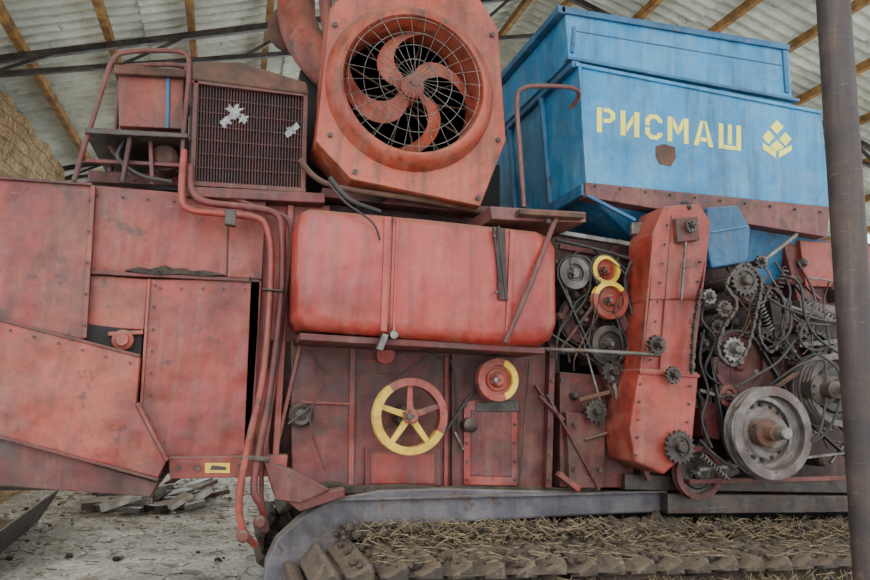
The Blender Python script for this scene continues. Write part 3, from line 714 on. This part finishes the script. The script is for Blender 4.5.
rib('lever',(580,400),(610,392),-.15,.02,.02,RST)
for x,y in ((562,380),(630,392),(575,470),(600,470),(575,425),(600,425)): bolt(x,y,-.1,2.5)
# right mechanism
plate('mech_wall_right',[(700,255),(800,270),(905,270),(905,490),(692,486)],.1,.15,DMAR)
plate('rear_red_panel',[(782,236),(905,246),(905,318),(800,308)],-.02,.12,MAR)
plate('rear_red_panel_b',[(800,240),(905,250),(905,290),(806,286)],-.06,.05,RED)
plate('bearing_plate',[(700,330),(760,336),(762,380),(700,376)],-.06,.1,MAR)
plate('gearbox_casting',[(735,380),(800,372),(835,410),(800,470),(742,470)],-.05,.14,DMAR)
gear('sprocket_upper',743,281,-.42,16,18,.022,DSTEEL,sh=.05,back=.35)
gear('sprocket_idler',708,297,-.38,8,10,.02,STEEL,sh=.03,back=.3)
gear('sprocket_idler_b',723,309,-.36,9,12,.02,PGREY,sh=.04,back=.3)
gear('sprocket_mid',732,350,-.40,13,14,.024,STEEL,sh=.05,back=.3)
gear('sprocket_low',690,400,-.1,10,12,.02,DSTEEL,sh=.03)
gear('sprocket_small_r',716,327,-.3,8,10,.02,DSTEEL,sh=.03,back=.3)
gear('sprocket_wide',770,318,-.12,22,22,.02,DSTEEL,sh=.05,back=.1)
gear('sprocket_far',815,345,-.1,16,18,.02,DSTEEL,sh=.05,back=.1)
gear('sprocket_tiny',760,262,-.2,7,10,.02,STEEL,sh=.03,back=.2)
gear('sprocket_tiny_b',702,345,-.28,7,10,.02,DSTEEL,sh=.03,back=.2)
gear('sprocket_tiny_c',800,330,-.2,8,10,.02,DSTEEL,sh=.03,back=.2)
chain('roller_chain_main',[(743,264,-.43),(760,280,-.43),(756,310,-.43),(746,350,-.42),(732,365,-.42),(718,352,-.42),(722,330,-.43),(736,305,-.43),(726,284,-.43)])
chain('roller_chain_elev',[(700,292,-.39),(694,330,-.39),(692,372,-.39)],cyc=False)
chain('roller_chain_small',[(768,290,-.3),(758,330,-.3),(770,352,-.3),(783,330,-.3),(782,300,-.3)],pitch=.024,w=.009)
chain('roller_chain_far',[(770,296,-.15),(792,318,-.15),(832,345,-.13),(815,362,-.13),(785,350,-.15),(750,325,-.15)],pitch=.024,w=.009)
chain('roller_chain_low',[(690,390,-.14),(700,400,-.14),(705,440,-.16),(696,462,-.2),(680,440,-.2)],pitch=.024,w=.009)
pulley('pulley_maroon',735,362,-.14,31,.05,MAR,inner=.85,hub=.25,sh=.06,grooves=2)
pulley('pulley_flat',750,372,-.06,28,.05,RST,inner=.85,hub=.25,sh=.06,grooves=1)
pulley('large_drive_pulley',762,432,-.30,45,.10,PGREY,grooves=2,inner=.80,hub=.34,hubmat=PGREY,sh=.2,web=.6,back=.3)
lathe('drive_pulley_ring',P(762,432,-.385),[(.20,.03),(.20,-.005),(.175,-.012),(.165,.03)],STEEL,48)
lathe('drive_pulley_collar',P(762,432,-.40),[(.075,.02),(.075,-.05),(.045,-.06),(.045,-.12),(.03,-.13)],RST,28)
for i in range(16):
    a=i*pi/8; k_=M(762,432,-.37); cc=P(762,432,-.372)+Vector((cos(a)*27*k_,0,sin(a)*27*k_)); lathe('pulley_hole_dark_%d'%i,cc,[(.013,.02),(.013,-.002),(0,-.002)],DARK,12)  # flat dark discs; the shade in each hole is only colour
pulley('multi_groove_pulley',820,390,-.22,35,.16,PGREY,grooves=5,inner=.84,hub=.3,hubmat=DSTEEL,sh=.2,web=.7,back=.2)
lathe('multi_groove_collar',P(820,390,-.36),[(.09,.05),(.09,-.03),(.05,-.05),(.05,-.12),(.03,-.13)],DSTEEL,28)
pulley('lower_maroon_pulley',694,472,-.12,26,.06,MAR,grooves=1,inner=.8,hub=.25,sh=.05,hubmat=DSTEEL,back=.1)
pulley('small_red_pulley',725,396,-.2,11,.04,MAR,inner=.6,hub=.4,back=.2)
pulley('back_pulley',790,365,-.04,26,.05,MAR,inner=.8,hub=.3)
pulley('back_pulley_b',845,365,-.04,24,.05,STEEL,inner=.8,hub=.3)
gear('small_gear_r',787,352,-.25,9,10,.02,DSTEEL,back=.2)
belt('fan_belt',(762,432),45,(735,362),30,-.22,.035,.012)
belt('rear_belt',(820,390),35,(880,450),30,-.26,.03,.012)
belt('cross_belt',(725,396),11,(790,365),26,-.12,.025,.01)
rib('tie_bar',(700,470),(745,465),-.3,.02,.03,STEEL)
rib('tie_bar',(770,462),(856,452),-.3,.015,.03,STEEL)
rib('tie_bar',(690,482),(856,478),-.2,.025,.05,MAR)
rib('tie_bar',(705,455),(730,480),-.3,.015,.02,STEEL)
rib('tie_bar',(800,345),(850,340),-.2,.03,.04,STEEL)
rib('tie_bar',(770,300),(850,325),-.15,.02,.04,STEEL)
rib('lever',(760,400),(800,372),-.3,.02,.03,RST)
rib('lever',(700,390),(740,402),-.24,.02,.02,STEEL)
def spring(a,b,r,turns,wr=.004):
    A=P(*a);B=P(*b);d=(B-A);L=d.length;t=d/L;u=t.orthogonal().normalized();v=t.cross(u);pts=[]
    for i in range(turns*12+1):
        s=i/(turns*12); an=2*pi*turns*s; pts.append(A+d*s+(u*cos(an)+v*sin(an))*r)
    tube3('coil_spring',pts,wr,STEEL,smooth=False,res=2)
spring((758,300,-.32),(770,330,-.32),.022,9); spring((786,268,-.25),(776,300,-.25),.018,8); spring((700,455,-.3),(726,478,-.3),.018,9); spring((800,440,-.3),(835,425,-.3),.018,8); spring((806,300,-.2),(836,318,-.2),.014,8)
for pts in ([(783,275,-.25),(800,285,-.35),(806,320,-.35),(820,340,-.3),(850,360,-.25)],[(798,262,-.1),(815,300,-.3),(800,335,-.35),(812,350,-.3),(840,345,-.2)],
 [(770,385,-.3),(800,365,-.4),(822,360,-.4),(826,372,-.42),(826,400,-.42),(820,430,-.42),(812,442,-.4)],[(705,300,-.3),(702,320,-.35),(715,340,-.35),(705,370,-.3),(720,385,-.25)],
 [(790,300,-.3),(790,330,-.35),(775,345,-.3),(760,350,-.25)],[(700,440,-.25),(715,455,-.3),(735,470,-.3)],[(775,262,-.2),(790,290,-.3),(782,330,-.3),(800,360,-.3)],
 [(755,275,-.25),(765,295,-.3),(795,312,-.35),(835,322,-.3),(860,318,-.2)],[(820,355,-.4),(838,370,-.44),(840,400,-.44),(828,430,-.4),(806,448,-.35)],
 [(704,330,-.3),(700,360,-.32),(708,392,-.3),(702,420,-.28),(712,448,-.3)],[(795,340,-.3),(778,362,-.3),(752,378,-.3),(735,388,-.28)]):
    tube('hydraulic_hose',pts,.008,BLACK)
for i in range(16):
    x=random.uniform(702,845);y=random.uniform(268,370); pts=[(x,y,random.uniform(-.2,-.12))]
    for j in range(3): x+=random.uniform(-22,22); y+=random.uniform(8,32); pts.append((x,y,random.uniform(-.28,-.14)))
    tube('wire_%d'%i,pts,random.choice([.0035,.005]),random.choice([BLACK,BLACK,DSTEEL,RST]))
for i in range(8):
    x=random.uniform(556,630);y=random.uniform(250,320); pts=[(x,y,-.14)]
    for j in range(3): x+=random.uniform(-16,16); y+=random.uniform(10,30); pts.append((x,y,random.uniform(-.2,-.12)))
    tube('wire_l%d'%i,pts,.004,random.choice([BLACK,DSTEEL,RST]))
tube('hose_grey',[(760,258,-.2),(785,300,-.3),(800,320,-.3),(830,325,-.3)],.006,STEEL)
plate('valve_block',[(770,300),(790,298),(794,322),(774,326)],-.24,.12,DSTEEL)
plate('bracket_r',[(755,395),(775,385),(800,392),(790,402),(765,405)],-.2,.1,RST)
plate('bracket_r2',[(800,300),(835,306),(838,320),(802,316)],-.14,.1,PGREY)
plate('bracket_r3',[(700,400),(722,404),(720,440),(702,436)],-.14,.1,MAR)
for i in range(110):
    x=random.uniform(700,855);y=random.uniform(262,484)
    if (x-762)**2+(y-432)**2<48**2 or (x-820)**2+(y-390)**2<38**2: continue
    kk=random.random(); mm=random.choice([DSTEEL,DSTEEL,RST,MAR,MAR,STEEL,DMAR])
    if kk<.35: lathe('boss_%d'%i,P(x,y,-.0),[(.03,.1),(.03,-.06),(.015,-.08),(0,-.08)],mm,14)
    elif kk<.7: rib('link_%d'%i,(x,y),(x+random.uniform(-30,30),y+random.uniform(-25,25)),random.uniform(-.14,-.04),.016,.02,mm)
    elif kk<.85: tube('rod_%d'%i,[(x,y,-.08),(x+random.uniform(-40,40),y+random.uniform(-30,30),-.12)],.006,random.choice([DSTEEL,STEEL]),smooth=False)
    else:
        s=random.uniform(5,10); plate('bracket_%d'%i,[(x-s,y-s*.7),(x+s*.6,y-s),(x+s,y+s*.5),(x-s*.3,y+s)],random.uniform(-.12,-.03),.08,mm)
for i in range(40):
    x=random.uniform(552,640);y=random.uniform(250,400)
    mm=random.choice([DSTEEL,RST,MAR,STEEL,DMAR])
    if random.random()<.4: lathe('bossl_%d'%i,P(x,y,.0),[(.025,.12),(.025,-.05),(.015,-.07),(0,-.07)],mm,14)
    else: rib('linkl_%d'%i,(x,y),(x+random.uniform(-30,30),y+random.uniform(-30,30)),random.uniform(-.05,.04),.014,.02,mm)
# chassis
plate('track_guard',[(266,562),(276,540),(300,518),(332,499),(380,490),(440,488),(560,491),(668,493),(664,512),(560,517),(440,524),(380,530),(340,545),(318,562),(306,600),(262,600)],-.02,.12,GREY,bev=.012)
rib('track_guard_lip',(332,500),(668,492),-.05,.014,.06,GREY)
plate('rear_chassis_beam',[(668,494),(905,497),(905,512),(668,514)],-.1,.3,DSTEEL)
plate('rear_chassis_top',[(625,474),(700,478),(900,478),(900,494),(625,490)],-.06,.25,DSTEEL)
rib('chassis_prop',(560,474),(580,490),-.1,.03,.05,RED)
# tracks
def track(Yf,Yb,name):
    z1=.57; rr=.285; A=P(352,557,-.55).x; Bx=P(905,540,-.55).x+1.0
    L=Bx-A; per=2*L+2*pi*rr; n=int(per/.15); sp=per/n
    def at(s):
        s%=per
        if s<L: return Vector((A+s,0,z1)),0.0
        s-=L
        if s<pi*rr: a=pi/2-s/rr; return Vector((Bx+rr*cos(a),0,z1-rr+rr*sin(a))),a-pi/2
        s-=pi*rr
        if s<L: return Vector((Bx-s,0,z1-2*rr)),pi
        s-=L; a=-pi/2-s/rr; return Vector((A+rr*cos(a),0,z1-rr+rr*sin(a))),a-pi/2
    vs=[];fs=[]
    prof=[(-.066,-.03),(-.066,-.008),(-.045,.0),(.0,.022),(.03,.042),(.05,.040),(.062,.012),(.064,-.03)]
    for i in range(n):
        p,a=at(i*sp+.02); jit=random.uniform(-.015,.015); a+=random.uniform(-.04,.04); p=p+Vector((0,0,random.uniform(-.006,.006)))
        t=Vector((cos(a),random.uniform(-.02,.02),sin(a))); nn=Vector((-sin(a),0,cos(a)))
        b=len(vs); m_=len(prof); ys=[Yf+jit,Yf+.035+jit,Yf+.12,(Yf+Yb)/2,Yb-.1,Yb-.03,Yb]; sc=[.72,1,1,.97,1,1,.85]
        K=len(ys)
        for y,s in zip(ys,sc):
            for u,v in prof: vs.append(p+t*u*s+nn*(v*s+.004*noise.noise(Vector((i*3.1,y*9,u*20))))+Vector((0,y,0)))
        for k in range(K-1):
            for j in range(m_): fs.append([b+k*m_+j,b+k*m_+(j+1)%m_,b+(k+1)*m_+(j+1)%m_,b+(k+1)*m_+j])
        fs.append([b+j for j in range(m_)]); fs.append([b+(K-1)*m_+j for j in range(m_)])
    mk(name,vs,fs,SHOE,CB,bev=.005)
    ym=(Yf+Yb)/2; vs=[];fs=[];N_=500
    for yi,yy in enumerate((Yf+.06,Yb-.1)):
        for q_ in (0,.09):
            for i in range(N_):
                p,a=at(i*per/N_); nn=Vector((-sin(a),0,cos(a))); vs.append(p-nn*(.025+q_+.05*noise.noise(p*11+Vector((0,yy,0))))+Vector((0,yy+.04*noise.noise(p*14)+.02*noise.noise(p*40),0)))
    for i in range(N_):
        j=(i+1)%N_
        fs+= [[i,j,N_+j,N_+i],[2*N_+i,2*N_+j,3*N_+j,3*N_+i],[i,j,2*N_+j,2*N_+i],[N_+i,N_+j,3*N_+j,3*N_+i]]
    mk(name+'_link_chain',vs,fs,MUD,CB)
    x=A; i=0
    while x<Bx+.1:
        r=.21 if (x==A) else .15; z=z1-rr if x==A else .19
        lathe(name+'_wheel_%d'%i,Vector((x,ym,z)),[(0,-.18),(r*.3,-.18),(r*.35,-.12),(r*.8,-.1),(r,-.14),(r,.14),(r*.8,.1),(0,.12)],DSTEEL,28); x+=.5; i+=1
    A0=[Vector((A-.05,ym-.09,.28)),Vector((Bx,ym-.09,.28)),Vector((Bx,ym-.09,.42)),Vector((A+.1,ym-.09,.42))]
    loft(name+'_frame',A0,[v+Vector((0,.2,0)) for v in A0],GREY,CB)
track(-.72,.0,'crawler_track'); track(1.6,2.26,'far_crawler_track')
A_=P(352,557,-.55).x
def pile(name,x0,x1,y0,y1,zb,h,mat,nx=340,ny=18):
    vs=[];fs=[]
    for i in range(nx+1):
        for j in range(ny+1):
            x=x0+(x1-x0)*i/nx;y=y0+(y1-y0)*j/ny; e=min(1,12*min(i/nx,1-i/nx))*sin(pi*j/ny)**.5
            p=Vector((x,y,0)); vs.append(Vector((x,y+.03*noise.noise(p*9),zb+e*h*(.6+.8*noise.noise(p*4)+.6*noise.noise(p*13)+.4*noise.noise(p*31)))))
    for i in range(nx):
        for j in range(ny): a=i*(ny+1)+j; fs.append([a,a+ny+1,a+ny+2,a+1])
    return mk(name,vs,fs,mat,CB)
pile('dirt_on_track',A_+.15,A_+4.3,-.18,.10,.575,.12,MUD)
pile('dirt_between_shoes',A_+.1,A_+4.3,-.72,-.02,.562,.045,MUD)
pile('dirt_under_track',A_-.05,A_+4.3,-.76,-.45,.30,.17,MUD)
vs=[];fs=[]
for i in range(2000):
    u=random.random(); x=A_+random.uniform(0,4.2)
    if u<.4: y=random.uniform(-.22,-.02); z=.63+random.uniform(0,.05)
    elif u<.75: y=random.uniform(-.68,-.18); z=.60
    else: y=random.uniform(-.76,-.58); z=random.uniform(.34,.50)
    rock(vs,fs,Vector((x,y,z)),random.choice([.006,.01,.014,.018,.024]),.8)
mk('mud_clods',vs,fs,MUD,CB)
strawmesh('straw_on_track',lambda:Vector((A_+random.uniform(.1,4.1),random.triangular(-.35,.02,-.05),.63+random.random()**2*.07)),2600,L=(.03,.12),w=.0014,parent=CB,tilt=.7)
strawmesh('straw_scattered',lambda:Vector((A_+random.uniform(.1,4.1),random.uniform(-.70,-.2),.612+random.random()*.01)),500,L=(.03,.10),w=.0013,parent=CB,tilt=.2)
strawmesh('straw_hanging',lambda:Vector((A_+random.uniform(-.1,4.1),random.uniform(-.78,-.6),random.uniform(.36,.53))),1900,L=(.03,.10),w=.0014,parent=CB,tilt=1.4)
strawmesh('straw_on_guard',lambda:Vector((A_+random.uniform(.0,2.2),random.uniform(-.06,.02),random.uniform(.60,.70))),400,L=(.03,.09),w=.0015,parent=CB,tilt=.8)
mk('bolt_heads',boltv,boltf,DSTEEL,CB)
# ================================================================== LIGHT
w=bpy.data.worlds.new('world'); bpy.context.scene.world=w; w.use_nodes=True
bg=w.node_tree.nodes['Background']; bg.inputs[0].default_value=(.86,.95,1,1); bg.inputs[1].default_value=3.2
sd=bpy.data.lights.new('sun','SUN'); sd.energy=1.2; sd.angle=radians(50); sd.color=(1,1,1)
so=bpy.data.objects.new('sun',sd); bpy.context.scene.collection.objects.link(so)
so.rotation_euler=Vector((.35,.9,-.45)).to_track_quat('-Z','Y').to_euler()
